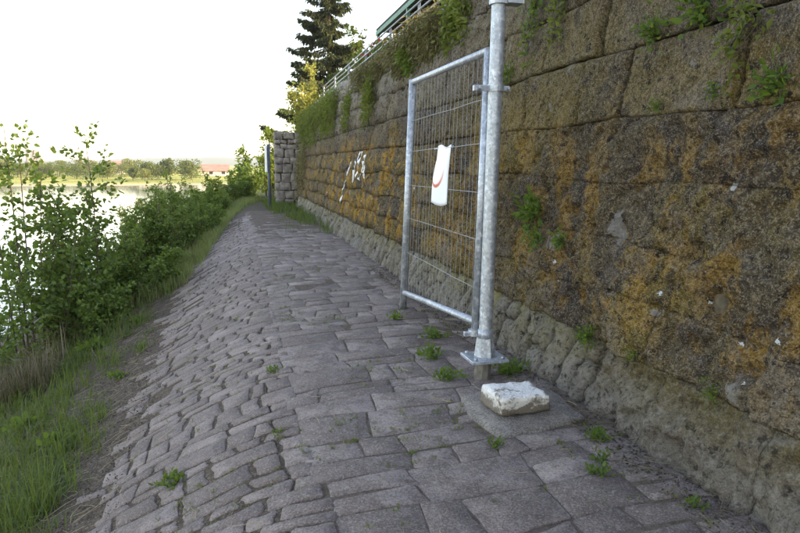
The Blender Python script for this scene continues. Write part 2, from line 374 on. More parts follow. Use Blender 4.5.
# ------------------------------------------------------------------ paving
def stone_geo(poly2d, zf, gap, th, dome, rnd, bev=(.022, .014), wob=1.):
    """irregular cobble from a 2-D outline: skirt, worn edge, top"""
    P = [Vector(p) for p in poly2d]; c = sum(P, Vector((0, 0))) / len(P); Q = []
    m = len(P)
    for i in range(m):            # cut the corners, jitter
        a, b, d = P[i - 1], P[i], P[(i + 1) % m]
        for e in (a, d):
            k = random.uniform(.6, 1.35) * rnd; q = b + (e - b) * min(.4, k / max((e - b).length, .05))
            Q.append(q)
        if True:
            e = (b + d) / 2; Q.append(e + (e - c).normalized() * random.uniform(-.012, .006))
    rings = []
    out = []
    for q in Q:
        v = q - c; L = v.length; out.append((v, L))
    tz = random.uniform(-.007, .007) * wob; tx = random.uniform(-.03, .03) * wob; ty = random.uniform(-.03, .03) * wob
    V = []
    for (ins, dz) in ((gap * .6, -th), (gap, -bev[1]), (gap + bev[0], 0.)):
        for v, L in out:
            q = c + v * max(.25, (L - ins) / L); w = q - c
            V.append((q.x, q.y, zf(q.x, q.y) + dz + tz + w.x * tx + w.y * ty))
    V.append((c.x, c.y, zf(c.x, c.y) + dome + tz)); k = len(Q); F = []
    for r in range(2):
        F += [(r * k + i, r * k + (i + 1) % k, (r + 1) * k + (i + 1) % k, (r + 1) * k + i) for i in range(k)]
    F += [(2 * k + i, 2 * k + (i + 1) % k, 3 * k) for i in range(k)]
    return V, F
crest = lambda y: .30 + .09 * nz(0, y * .7, 2.) + .13 * nz(0, y * 3.3, 9.)
def top_z(x, y):
    bury = .009 * float(sm(11, 18, y)) + .006 * max(0, nz(x * 1.4, y * 1.1, 4.) - .1) 
    bury += .012 * (1 - float(sm(-.95, -.66, x)))
    return float(prof_s(x)) + und(x, y) + (.010 if x > .35 else .019) - bury
flat_st = []; slope_st = []
y = .9; r = 0
rowf = lambda x, y0, sd: y0 + .075 * nz(x * 1.5, y0 * 1.7, sd) + .035 * nz(x * 4, y0 * 3, sd) + .04 * (x - 1.2)
while y < 20.5:
    dpt = random.uniform(.17, .36); x0 = crest(y) ; x = x0; cuts = [x]
    while x < 2.0:
        x += random.choice((random.uniform(.18, .3), random.uniform(.3, .46), random.uniform(.42, .62))); cuts.append(min(x, 2.07))
    if len(cuts) > 2 and cuts[-1] - cuts[-2] < .15: cuts.pop(-2)
    tl = [0] + [random.uniform(-.05, .05) for _ in cuts[1:]]
    for ci, (a, b) in enumerate(zip(cuts[:-1], cuts[1:])):
        ta, tb = tl[ci], tl[ci + 1]
        if (b - a) > .30 and dpt > .24 and random.random() < .3:      # two thin stones
            s_ = random.uniform(.4, .6); parts = ((0, s_), (s_, 1))
        else: parts = ((0, 1),)
        for p0, p1 in parts:
            q = [(a, rowf(a, y, 5) + dpt * p0), (b, rowf(b, y, 5) + dpt * p0), (b + tb, rowf(b, y + dpt, 5) - dpt * (1 - p1)), (a + ta, rowf(a, y + dpt, 5) - dpt * (1 - p1))]
            cx, cy = (a + b) / 2, y + dpt / 2
            if 1.36 < cx < 1.98 and 3.03 < cy < 3.62: continue      # the concrete pad lies here
            if random.random() < .0: continue
            flat_st.append((math.hypot(cx, cy), stone_geo(q, top_z, random.choice((.001, .003, .006)), .06, .001, .013, (.007, .004), .45)))
    y += dpt
rows = lambda x, y0, sd: y0 + .05 * nz(x * 1.6, y0 * 1.9, sd) + .025 * nz(x * 5, y0 * 4, sd) - .24 * (x - .3)
y = 1.5
while y < 19.5:
    dpt = random.choice((random.uniform(.09, .13), random.uniform(.13, .22))); x1 = crest(y) + .035; x = x1; cuts = [x]; lim = -.88 + .08 * nz(1, y * .8, 6.)
    while x > lim:
        x -= random.choice((random.uniform(.12, .2), random.uniform(.2, .42))); cuts.append(x)
    cuts = cuts[::-1]
    sj = [[random.uniform(-.035, .035) for _ in range(2)] for _ in cuts]
    for ci, (a, b) in enumerate(zip(cuts[:-1], cuts[1:])):
        if random.random() < (.18 if a < -.7 else .0): continue
        j = lambda: random.uniform(-.010, .010); (ja, ka), (jb, kb) = sj[ci], sj[ci + 1]
        q = [(a + j(), rows(a, y, 7) + j()), (b + j(), rows(b, y, 7) + j()), (b + (jb + j()) * (b != x1), rows(b, y + dpt, 7) + j()), (a + ja + j(), rows(a, y + dpt, 7) + j())]
        cx, cy = (a + b) / 2, y + dpt / 2
        slope_st.append((math.hypot(cx, cy), stone_geo(q, top_z, random.uniform(.006, .015), .07, .002, .018, (.007, .008), .35)))
    y += dpt
def lay(parent, name, stones, lim=298):
    stones.sort(key=lambda s: s[0]); rest = []; tones = []
    for i, (d, (V, F)) in enumerate(stones):
        if i < lim: poly(name, V, F, M['paving'], parent, True, random.random())
        else: rest.append((V, F)); tones += [random.random()] * len(V)
    V, F = join(*rest); poly(name + '_far', V, F, M['paving'], parent, True, tones, 'stuff')
# bedding sheets under the stones
def sheet(name, xa, xb, ya, yb, dz, m='joint'):
    X = np.arange(xa, xb + .01, .1); Y = np.arange(ya, yb + .01, .2)
    V = [(x, y, gz(x, y) + dz * float(sm(-.86, -.45, x)) + .001 * (x > -.8) - .012 * (x < -.82)) for y in Y for x in X]; n = len(X)
    return poly(name, V, [(j * n + i, j * n + i + 1, (j + 1) * n + i + 1, (j + 1) * n + i) for j in range(len(Y) - 1) for i in range(n - 1)], M[m])
path = sheet('path', .25, 2.15, .6, 21, .004); path['kind'] = 'structure'
slope = sheet('paved_slope', -.85, .24, 1.2, 20, .009, 'soil'); slope['kind'] = 'structure'
lay(path, 'paving_stone', flat_st); lay(slope, 'cobble', slope_st)

# ------------------------------------------------------------------ the retaining wall
def wx(z):      # face of the wall
    return 2.05 + .34 * z if z < .36 else 2.172 + .14 * (z - .36)
stone_wall = empty('stone_wall', (2.3, 11, 0))
tag(stone_wall, 'high leaning retaining wall of big mossy sandstone blocks beside the cobbled path', 'wall')
zs = [-.3, 0, .36, 3.36]; Y0, Y1 = -6.0, 23.6
prf = [(wx(max(z, 0)) + .085, z) for z in zs] + [(3.05, 3.36), (3.05, -.3)]
V = [(x, yy, z) for yy in (Y0, Y1) for x, z in prf]; n = len(prf)
F = [(i, i + n, (i + 1) % n + n, (i + 1) % n) for i in range(n)] + [tuple(range(n)), tuple(range(n, 2 * n))[::-1]]
child(poly('wall_core', V, F, M['mortar'], None, False), stone_wall)

BV = []
def block(name, s0, s1, zlo, zhi, mat, res, face, rough, gap, edge, tilt=(0, 0), bulge=.0, tone=None, js=1.):
    """one wall block; zlo, zhi functions of s; face(z) gives X of the wall face"""
    L = s1 - s0; H = zhi((s0 + s1) / 2) - zlo((s0 + s1) / 2)
    nu = max(3, int(L / res)); nv = max(3, int(H / res)); V = []; F = []
    off = random.uniform(-.014, .014) * js; yaw_ = random.uniform(-.02, .02) * js
    for j in range(nv + 1):
        v = j / nv
        for i in range(nu + 1):
            u = i / nu
            s = s0 + tilt[0] * v + (L + (tilt[1] - tilt[0]) * v) * u; z = zlo(s) + (zhi(s) - zlo(s)) * v
            eu = min(u, 1 - u) * L * .7; ev = min(v, 1 - v) * H; e = min(eu, ev)
            gg = gap * (1 + .9 * nz(s * 5, z * 5, 3.))
            if i == 0: s += gg * 2.6
            if i == nu: s -= gg * 2.6
            if j == 0: z += gg
            if j == nv: z -= gg
            d = off + yaw_ * (u - .5) * 2 * L + bulge * (1 - (2 * u - 1) ** 2) * (1 - (2 * v - 1) ** 2)
            d += rough * (.045 * fbm(s * 2.1, z * 2.1, 2, 3) + .034 * fbm(s * 8, z * 8, 7, 3) + .017 * fbm(s * 19, z * 19, 17, 2))
            d -= rough * .06 * max(0, nz(s * 7, z * 10, 31.) - .1) * max(0, 1 - abs(z - .47) / .22)
            pit = fbm(s * 4.3, z * 5.5, 21., 3)
            d -= rough * .075 * max(0, pit - .22)
            if e < edge: d -= .026 * js * (1 - e / edge) ** 1.5 * min(1.6, max(.12, .7 + 1.5 * nz(s * 2.3, z * 2.3, 11.)))
            if js > 1 and eu < .026: d -= .048 * (1 - eu / .026) * max(.35, .8 + nz(s * 3, z * 3, 44.))
            V.append((face(z) - d, s, z))
    w_ = nu + 1
    for j in range(nv):
        for i in range(nu): F.append((j * w_ + i, j * w_ + i + 1, (j + 1) * w_ + i + 1, (j + 1) * w_ + i)[::-1])
    loop = [i for i in range(w_)] + [j * w_ + nu for j in range(1, nv + 1)] + [nv * w_ + i for i in range(nu - 1, -1, -1)] + [j * w_ for j in range(nv - 1, 0, -1)]
    k = len(V); V += [(V[i][0] + .12, V[i][1], V[i][2]) for i in loop]; m = len(loop)
    F += [(loop[i], loop[(i + 1) % m], k + (i + 1) % m, k + i) for i in range(m)]
    if 10.5 < s1 and s0 < 14.8 and name == 'wall_stone': BV.append((V, F))
    o = poly(name, V, F, mat, None, True, random.random() if tone is None else tone)
    return child(o, stone_wall)

# courses: bed heights measured on the wall
beds = [.40, .70, 1.02, 1.38, 1.78, 2.22, 2.66, 3.05, 3.40]
def bed(k):
    b = beds[k]; a = (.09 if k < 4 else .03) if 0 < k < 8 else .02
    return lambda s: b + a * nz(s * .8, k * 3.1, 1.) + (.014 if k < 4 else .006) * nz(s * 3.5, k * 2.3, 5.) + (.05 * nz(s * .5, 3.) if k == 8 else 0)
for k in range(8):
    lo, hi = bed(k), bed(k + 1)
    s = -.6 + random.uniform(-.4, 0)
    fixed = {5: [2.44, 2.98, 3.95], 4: [1.55, 2.62, 3.6]}.get(k, [])
    while s < 23.5:
        L = random.uniform(.42, .95) if k > 2 else random.uniform(.34, .75)
        e = s + L
        for fx in fixed:
            if s < fx - .2 and e > fx - .25: e = fx; break
        e = min(e, 23.55)
        if 23.55 - e < .3: e = 23.55
        mid = (s + e) / 2
        res = .019 if mid < 4.6 else (.03 if mid < 6.5 else (.05 if mid < 10 else .09))
        rough = 1.3 if k < 4 else (.55 if mid < 6 else 1.3)
        block('wall_stone', s, e, lo, hi, M['wall'], res, wx, rough, (.0 if k < 4 else .004) if mid < 6 else .006, .020 if mid < 6 else .026, js=(.28 if k < 4 else 1.1) if mid < 6 else .75)
        s = e
# foot: low slabs near, upright stones further on
s = -.5
foot_top = lambda s: .40 + .03 * nz(s * .8, 0, 1.) + .0 * s
while s < 22.5:
    if s < 3.3:
        e = min(s + random.uniform(.45, .95), 3.35)
        if 3.35 - e < .3: e = 3.35
        block('plinth_stone', s, e, lambda q: -.05, lambda q: bed(0)(q) , M['plinth'], .02, wx, 1.35, .001, .03, (0, 0), .0, None, .6)
    else:
        e = s + (random.uniform(.13, .26) if s < 10 else random.uniform(.2, .4)); hsplit = random.random()
        t = (random.uniform(-.04, .04), random.uniform(-.04, .04)); rs = .04 if s < 7 else .07
        if hsplit < .3:
            zz = random.uniform(.14, .24)
            block('plinth_stone', s, e, lambda q: -.05, lambda q: zz, M['plinth'], rs, wx, 1.2, .006, .035, (0, 0), .012)
            block('plinth_stone', s, e, lambda q: zz, lambda q: bed(0)(q), M['plinth'], rs, wx, 1.2, .006, .035, (0, 0), .012)
        else:
            block('plinth_stone', s, e, lambda q: -.05, lambda q: bed(0)(q) + .0, M['plinth'], rs, wx, 1.2, .006, .035, (0, 0), .015)
    s = e
# coping rubble on top
s = 1.0
while s < 23:
    e = s + random.uniform(.25, .6)
    V, F = stone_geo([(2.60, s), (2.98, s), (2.98, e), (2.60, e)], lambda x, yy: 3.50 + .05 * nz(x * 2, yy, 9.), .01, .20, .03, .06)
    child(poly('coping_stone', V, F, M['pier'], None, True, random.random()), stone_wall); s = e
# graffiti strokes of old white paint
from mathutils.bvhtree import BVHTree
bvh = BVHTree.FromPolygons(*join(*BV))
def face_x(s, z):
    h = bvh.ray_cast(Vector((0, s, z)), Vector((1, 0, 0)))[0]
    return h.x if h else wx(z)
def stroke(pts, wd):
    V = []; F = []; P = []
    for i in range(len(pts) - 1):
        for t in np.linspace(0, 1, 13)[:-1]: P.append((pts[i][0] + (pts[i + 1][0] - pts[i][0]) * t, pts[i][1] + (pts[i + 1][1] - pts[i][1]) * t))
    P.append(pts[-1])
    for i, (s, z) in enumerate(P):
        a = P[max(i - 1, 0)]; b = P[min(i + 1, len(P) - 1)]; d = Vector((b[0] - a[0], b[1] - a[1])).normalized()
        for sg in (-1, 1):
            for dx in (0, .012):
                ss = s - sg * d.y * wd * (.8 + .35 * nz(s * 9, z * 9)); z2 = z + sg * d.x * wd
                V.append((face_x(ss, z2) - .006 + dx, ss, z2))
    for i in range(len(P) - 1):
        if nz(P[i][0] * 7, P[i][1] * 7, 2.) > .42: continue
        a = i * 4; F += [(a, a + 2, a + 6, a + 4), (a, a + 4, a + 5, a + 1), (a + 2, a + 3, a + 7, a + 6)]
    child(poly('paint_stroke', V, F, M['whitepaint']), stone_wall)
stroke([(13.8, .66), (13.55, 1.0), (13.3, 1.3), (13.0, 1.5), (12.8, 1.58)], .045)
stroke([(12.55, 1.16), (12.45, 1.45), (12.3, 1.68)], .04)
stroke([(12.2, 1.2), (12.1, 1.5), (11.95, 1.72)], .04)
stroke([(11.85, 1.22), (11.78, 1.42), (11.6, 1.74)], .04)
stroke([(11.5, 1.25), (11.45, 1.5), (11.38, 1.70)], .04)
stroke([(12.3, 1.68), (12.1, 1.72), (11.95, 1.72)], .035)

# pier where the wall ends
pier = empty('stone_pier', (1.85, 24.2, 0)); tag(pier, 'pale grey rubble stone pier closing the far end of the mossy wall', 'wall')
child(poly('pier_core', *box_geo((1.52, 23.95, -.2), (3.0, 24.55, 2.55)), M['mortar'], None, False), pier)
z = 0
while z < 2.5:
    h = random.uniform(.12, .34); x = 1.45 + random.uniform(-.03, .04)
    while x < 2.55:
        wd = random.uniform(.18, .42); cx = min(x + wd, 2.75); jj = lambda: random.uniform(-.035, .035); q = [(x + jj(), z + jj()), (cx + jj(), z + jj()), (cx + jj(), z + h + jj()), (x + jj(), z + h + jj())]
        Vv, Fv = stone_geo(q, lambda a, b: 0, .008, .10, .01, .03)
        V = [(a, 23.86 - c_, b) for a, b, c_ in Vv]
        child(poly('pier_stone', V, Fv, M['pier'], None, True, random.random()), pier); x = cx
    x = 23.95
    while x < 24.5:
        wd = random.uniform(.2, .35); cx = min(x + wd, 24.6); q = [(x, z), (cx, z), (cx, z + h), (x, z + h)]
        Vv, Fv = stone_geo(q, lambda a, b: 0, .008, .08, .01, .03)
        child(poly('pier_stone', [(1.46 - c_, a, b) for a, b, c_ in Vv], [f[::-1] for f in Fv], M['pier'], None, True, random.random()), pier); x = cx
    z += h

# ------------------------------------------------------------------ steel post, gate, notice, block
LEAN = .019
px = lambda z: 1.655 + LEAN * (z - .15)
post = empty('steel_post', (1.655, 3.96, 0)); tag(post, 'tall thick galvanized steel post bolted on a square base plate', 'post')
V, F = tube_geo([(1.64, 3.97, -.12), (1.645, 3.965, .05), (1.655, 3.96, .145)], [.066, .060, .054], 9)
child(poly('foot', V, F, M['stub'], None, False), post)
V, F = box_geo((1.655 - .135, 3.96 - .125, .145), (1.655 + .135, 3.96 + .125, .165), .004); child(poly('base_plate', V, F, M['galv'], None, False), post)
for sx in (-.1, .1):
    for sy in (-.09, .09):
        tubec('bolt', [(1.655 + sx, 3.96 + sy, .164), (1.655 + sx, 3.96 + sy, .182)], .013, M['galv'], post, 6)
V, F = tube_geo([(px(.165), 3.96, .166), (px(.3), 3.96, .300)], [.074, .060], 6); child(poly('socket', V, F, M['galv'], None, False), post)
tube('tube', [(px(.2), 3.96, .2), (px(1.5), 3.96, 1.5), (px(2.95), 3.96, 2.95)], .047, M['galv'], post, 24)
tubec('collar', [(px(.30), 3.96, .295), (px(.36), 3.96, .36)], .053, M['galv'], post, 24)
def clamp(z, r):
    c = empty('tmp', (0, 0, 0)); bpy.data.objects.remove(c)
    V1 = tube_geo([(px(z), 3.96, z - .022), (px(z), 3.96, z + .022)], r, 20)
    V2 = box_geo((px(z) - .155, 3.945, z - .018), (px(z) - r + .008, 3.975, z + .018), .004)
    V3 = box_geo((px(z) + r - .008, 3.94, z - .016), (px(z) + r + .038, 3.98, z + .016), .004)
    cl = child(poly('clamp', *join(V1, V2, V3), M['galv'], None, False), post)
    b = tubec('bolt', [(px(z) - .115, 3.915, z), (px(z) - .115, 4.0, z)], .012, M['galv'], None, 6); b.parent = cl; b.location = -post.location * 0
    b2 = tubec('bolt', [(px(z) + r + .022, 3.915, z), (px(z) + r + .022, 4.0, z)], .010, M['galv'], None, 6); b2.parent = cl
    for q in (b, b2): q.location = (0, 0, 0)
clamp(2.0, .057)
V1 = tube_geo([(px(2.55), 3.96, 2.525), (px(2.58), 3.96, 2.60)], .064, 20); V2 = box_geo((px(2.55) + .04, 3.90, 2.53), (px(2.55) + .15, 4.0, 2.60), .006)
child(poly('bracket', *join(V1, V2), M['galv'], None, False), post)

gate = empty('mesh_gate', (1.66, 5.05, 0)); tag(gate, 'galvanized wire mesh gate panel standing open along the mossy wall', 'gate')
GA = lambda z: Vector((1.60 + .03 * z, 4.03, z)); GB = lambda z: Vector((1.64 + .043 * z, 6.14, z))
tubec('frame_tube', [GB(.0), GB(2.33)], .037, M['galv'], gate, 18)
tubec('frame_tube', [GA(.30), GA(2.25)], .030, M['galv'], gate, 18)
tubec('top_rail', [GA(2.25), GB(2.31)], .027, M['galv'], gate, 14)
tubec('bottom_rail', [GA(.40), GB(.19)], .027, M['galv'], gate, 14)
hz = []
for zz in (.63, .98, 1.31, 1.645, 1.94):
    a, b = GA(zz), GB(zz - .01); P = [a.lerp(b, t) + Vector((.006 * nz(t * 3, zz), 0, .008 * nz(t * 4, zz, 3))) for t in np.linspace(0, 1, 9)]
    tube('horizontal_wire', P, .0026, M['wire'], gate, 6)
for i in range(1, 21):
    t = i / 21; a = GA(.42).lerp(GB(.21), t); b = GA(2.25).lerp(GB(2.30), t); m = a.lerp(b, .5) + Vector((random.uniform(-.012, .012), random.uniform(-.008, .008), 0))
    tube('vertical_wire', [a, a.lerp(m, .5), m, m.lerp(b, .5), b], .0016, M['wire'], gate, 5)
V1 = tube_geo([(1.60, 4.03, .30), (1.60, 4.03, .345)], .042, 12); V2 = box_geo((1.52, 4.0, .305), (1.60, 4.03, .335), .004)
child(poly('hinge', *join(V1, V2), M['galv'], None, False), gate)
# notice
nu, nv = 10, 16; V = []; F = []; UV = []
for j in range(nv + 1):
    v = j / nv
    for i in range(nu + 1):
        u = i / nu; yy = 5.12 - .35 * u - .02 * math.sin(3 * v) + .05 * (1 - v) * (1 - v) * (u * 0 + 1) - .05 * math.sin(math.pi * v)* -1
        zz = 1.655 - .48 * (1 - v) + .012 * math.sin(7 * u); xx = GA(zz).x + .035 * (1 - (5.1 - yy) / 2) - .012 - .045 * math.sin(math.pi * v) * math.sin(math.pi * u) - .028 * (1 - v) ** 2 * (1 + math.sin(5 * u))
        V.append((xx + .002, yy, zz)); UV.append((u, v))
w_ = nu + 1; F = [(j * w_ + i, j * w_ + i + 1, (j + 1) * w_ + i + 1, (j + 1) * w_ + i) for j in range(nv) for i in range(nu)]
notice = poly('paper_notice', V, F, M['paper']); uvl = notice.data.uv_layers.new(name='UVMap')
for l in notice.data.loops: uvl.data[l.index].uv = UV[l.vertex_index]
md = notice.modifiers.new('thickness', 'SOLIDIFY'); md.thickness = .0015
tag(notice, 'curled white paper notice with faded red ring hanging on the wire mesh', 'notice')
for yy in (5.08, 4.80):
    t_ = tubec('cable_tie', [(GA(1.64).x - .02, yy, 1.632), (GA(1.64).x + .05, yy, 1.650)], .004, M['whitepaint'], None, 6); t_.parent = notice
# concrete pad
pts = [(1.30, 3.30), (1.37, 2.99), (1.66, 3.04), (1.95, 3.12), (1.99, 3.62), (1.62, 3.70), (1.36, 3.62)]
n = 60; V = []; F = []
import itertools
edge = []
for a, b in zip(pts, pts[1:] + pts[:1]):
    for t in np.linspace(0, 1, 7)[:-1]: edge.append((a[0] + (b[0] - a[0]) * t + random.uniform(-.012, .012), a[1] + (b[1] - a[1]) * t + random.uniform(-.012, .012)))
c0 = (1.62, 3.38); k = len(edge)
for f_, dz in ((1.01, -.03), (1.0, .018), (.97, .028), (.6, .034), (.3, .036)):
    for e in edge: V.append((c0[0] + (e[0] - c0[0]) * f_, c0[1] + (e[1] - c0[1]) * f_, dz + .01 * nz(e[0] * 6, e[1] * 6, f_ * 3)))
V.append((*c0, .036))
for r_ in range(4): F += [(r_ * k + i, r_ * k + (i + 1) % k, (r_ + 1) * k + (i + 1) % k, (r_ + 1) * k + i) for i in range(k)]
F += [(4 * k + i, 4 * k + (i + 1) % k, 5 * k) for i in range(k)]
pad = poly('concrete_pad', V, [f[::-1] for f in F] if False else F, M['concrete']); tag(pad, 'rough grey concrete slab in the paving under the white stone block', 'slab')
# white block: chipped, tapered
B0 = [Vector((1.45, 3.20, .04)), Vector((1.79, 3.215, .04)), Vector((1.80, 3.50, .04)), Vector((1.42, 3.49, .04))]
B1 = [Vector((1.43, 3.14, .172)), Vector((1.735, 3.14, .168)), Vector((1.72, 3.395, .175)), Vector((1.40, 3.40, .178))]
n = 12; V = []; F = []; idx = {}
def bp(u, v, w_):
    a = B0[0].lerp(B0[1], u).lerp(B0[3].lerp(B0[2], u), v); b = B1[0].lerp(B1[1], u).lerp(B1[3].lerp(B1[2], u), v)
    return a.lerp(b, w_)
for i, j, k in itertools.product(range(n + 1), range(n + 1), range(7)):
    if i in (0, n) or j in (0, n) or k in (0, 6):
        u, v, q = i / n, j / n, k / 6
        p = bp(u, v, q); cc = bp(.5, .5, .5)
        eu, ev, ew = min(u, 1 - u) * .34, min(v, 1 - v) * .28, (1 - q) * .14
        s2 = sorted((eu, ev, ew)); r_ = max(0, .028 - (s2[0] + s2[1])) / .028
        p = p.lerp(cc, .06 * r_ * (1 + .8 * nz(p.x * 14, p.y * 14, p.z * 14)))
        p += Vector((nz(p.x * 9, p.y * 9, p.z * 9), nz(p.x * 9, p.y * 9, p.z * 9 + 9), nz(p.x * 11, p.y * 11, 5))) * .006 + Vector((1, 1, 1)) * .005 * fbm(p.x * 28, p.y * 28, p.z * 28, 3)
        p.z = max(p.z, .036); idx[i, j, k] = len(V); V.append(p)
for i, j in itertools.product(range(n), range(n)):
    F.append((idx[i, j, 6], idx[i + 1, j, 6], idx[i + 1, j + 1, 6], idx[i, j + 1, 6])); F.append((idx[i, j, 0], idx[i, j + 1, 0], idx[i + 1, j + 1, 0], idx[i + 1, j, 0]))
for i, k in itertools.product(range(n), range(6)):
    F.append((idx[i, 0, k], idx[i + 1, 0, k], idx[i + 1, 0, k + 1], idx[i, 0, k + 1])); F.append((idx[i, n, k], idx[i, n, k + 1], idx[i + 1, n, k + 1], idx[i + 1, n, k]))
    F.append((idx[0, i, k], idx[0, i, k + 1], idx[0, i + 1, k + 1], idx[0, i + 1, k])); F.append((idx[n, i, k], idx[n, i + 1, k], idx[n, i + 1, k + 1], idx[n, i, k + 1]))
blk = poly('stone_block', V, F, M['block'], None, True); tag(blk, 'chipped white painted stone block at the foot of the steel post', 'stone block')

# sign post far down the path
sp = empty('sign_post', (1.08, 21.46, 0)); tag(sp, 'dark post with a narrow white board seen edge-on at the path end', 'sign')
tubec('post', [(1.08, 21.46, -.1), (1.10, 21.46, 2.18)], .055, M['postblue'], sp, 12)
V, F = box_geo((.985, 21.30, 1.26), (1.035, 21.85, 2.14), .004); child(poly('board', V, F, M['boardwhite'], None, False), sp)
for zz in (1.45, 1.95): child(poly('bracket', *box_geo((1.03, 21.44, zz - .02), (1.10, 21.48, zz + .02)), M['postblue'], None, False), sp)

# ------------------------------------------------------------------ on top of the wall
rail = empty('handrail', (3.2, 14, 3.38)); tag(rail, 'grey metal railing with three thin rails above the retaining wall', 'railing')
RP = [5.2, 7.6, 9.97 - .0, 10.92 + 1.0, 12.95 + 1.2, 15.5 + .9, 18.6, 20.9, 23.0]
RP = [6.2, 8.55, 10.9, 13.0, 15.5, 17.9, 20.4, 23.0]
for yy in RP: tubec('post', [(3.2, yy, 3.3), (3.2, yy, 4.27)], .028, M['rail'], rail, 8)
for zz in (4.25, 4.13, 4.0): tubec('rail', [(3.17, 5.5, zz), (3.17, 23.1, zz)], .017, M['rail'], rail, 8)
mesh_ = []
for yy in np.arange(6, 23, .12): mesh_.append(tube_geo([(3.25, yy, 3.4), (3.25, yy, 4.1)], .005, 4, False))
for zz in (3.5, 3.7, 3.9, 4.08): mesh_.append(tube_geo([(3.245, 6, zz), (3.245, 23, zz)], .006, 4, False))
o = child(poly('wire_netting', *join(*mesh_), M['greenmesh'], None, False), rail); o['kind'] = 'stuff'

shed = empty('green_canopy', (6, 14, 3.38)); tag(shed, 'open garden shelter with green painted frame and sloping roof above the wall', 'shelter')
for x in (4.1, 6.8):
    for yy in (8.5, 11.7, 14.9, 18.1): child(poly('post', *box_geo((x - .04, yy - .04, 3.3), (x + .04, yy + .04, 5.14)), M['green'], None, False), shed)
for x in (4.1, 6.8): child(poly('beam', *box_geo((x - .05, 8.3, 5.14), (x + .05, 18.22, 5.25)), M['green'], None, False), shed)
V = [(4.06, 8.1, 5.255), (7.5, 8.1, 5.10), (7.5, 18.2, 5.10), (4.06, 18.2, 5.255)]; V += [(a, b, c_ + .07) for a, b, c_ in V]
child(poly('roof', V, [(3, 2, 1, 0), (4, 5, 6, 7), (0, 1, 5, 4), (1, 2, 6, 5), (2, 3, 7, 6), (3, 0, 4, 7)], M['dark'], None, False), shed)  # dark colour stands in for the shaded underside
child(poly('shade_back', *box_geo((7.0, 8.6, 3.3), (7.12, 18.0, 5.14)), M['dark'], None, False), shed)  # dark panel added so the inside of the shelter looks shaded

def rand_unit(n): return unit(rng.normal(size=(n, 3)))
def flower_box(y, label):
    e = empty('flower_box', (3.42, y, 4.0)); tag(e, label, 'flowers', 'red flowers behind the railing')
    child(poly('box', *box_geo((3.32, y - .4, 3.92), (3.52, y + .4, 4.08)), M['pot'], None, False), e)
    n = 260; C = np.stack([rng.normal(3.42, .09, n), rng.uniform(y - .45, y + .45, n), 4.1 + np.abs(rng.normal(0, .1, n))], 1)
    leaf_obj('leaves', C, rand_unit(n) + [0, 0, .6], .09, .07, M['weed'], e)
    n = 240; cc = np.stack([rng.uniform(3.33, 3.5, 11), rng.uniform(y - .42, y + .42, 11), rng.uniform(4.22, 4.4, 11)], 1)
    C = cc[rng.integers(0, 11, n)] + rng.normal(0, .035, (n, 3)); leaf_obj('blossoms', C, rand_unit(n), .06, .06, M['red'], e)
flower_box(14.9, 'nearer clump of red flowers in a box behind the grey railing')
flower_box(16.6, 'farther clump of red flowers in a box behind the grey railing')

# ------------------------------------------------------------------ plants
def shrub(name, label, cat, base, H, Rr, nst, ntw, nlf, ls, mat, group=None, spread=.5, lo=.15, hexa=True, up=.35, stemr=.014, dead=0):
    base = Vector(base); e = empty(name, base); tag(e, label, cat, group); st = []; C = []; D = []
    for i in range(nst):
        a = random.uniform(0, 2 * math.pi); rr = Rr * math.sqrt(random.random()) ; L = H * random.uniform(.55, 1.0)
        if i == 0: rr *= .3; L = H
        foot = base + Vector((math.cos(a), math.sin(a), 0)) * rr * (1 - spread) * .6 + Vector((0, 0, -.08))
        tip = base + Vector((math.cos(a) * rr, math.sin(a) * rr, L * math.sqrt(max(.2, 1 - (rr / Rr) ** 2 * .55))))
        ctl = foot.lerp(tip, .5) + Vector((random.gauss(0, .08), random.gauss(0, .08), .12)) * H * .4
        P = [foot.lerp(ctl, t).lerp(ctl.lerp(tip, t), t) for t in np.linspace(0, 1, 6)]
        st.append(tube_geo(P, [stemr * H * .5 * (1 - .8 * t) + .003 for t in np.linspace(0, 1, 6)], 5, False))
        for k in range(ntw):
            t = lo + (1 - lo) * random.random() ** .8; p = foot.lerp(ctl, t).lerp(ctl.lerp(tip, t), t)
            d = Vector((random.gauss(0, 1), random.gauss(0, 1), random.gauss(up, .6))).normalized(); tl = H * random.uniform(.10, .26) * (1.15 - .6 * t)
            q = p + d * tl
            if k % 2 == 0: st.append(tube_geo([p, q], [.006, .002], 3, False))
            for m in range(nlf):
                u = random.random() ** .7; C.append(p.lerp(q, u) + Vector((random.gauss(0, .35), random.gauss(0, .35), random.gauss(0, .35))) * ls)
                D.append(d * .6 + Vector((random.gauss(0, .8), random.gauss(0, .8), random.gauss(-.1, .6))))
    C = np.array([tuple(c_) for c_ in C]); D = np.array([tuple(d) for d in D]); n = len(C)
    child(poly('stems', *join(*st), M['bark']), e)
    leaf_obj('crown', C, D, ls * rng.uniform(.7, 1.25, n), ls * rng.uniform(.55, .85, n), mat, e, None, hexa)
    return e
def at(x, y): return (x, y, gz(x, y))
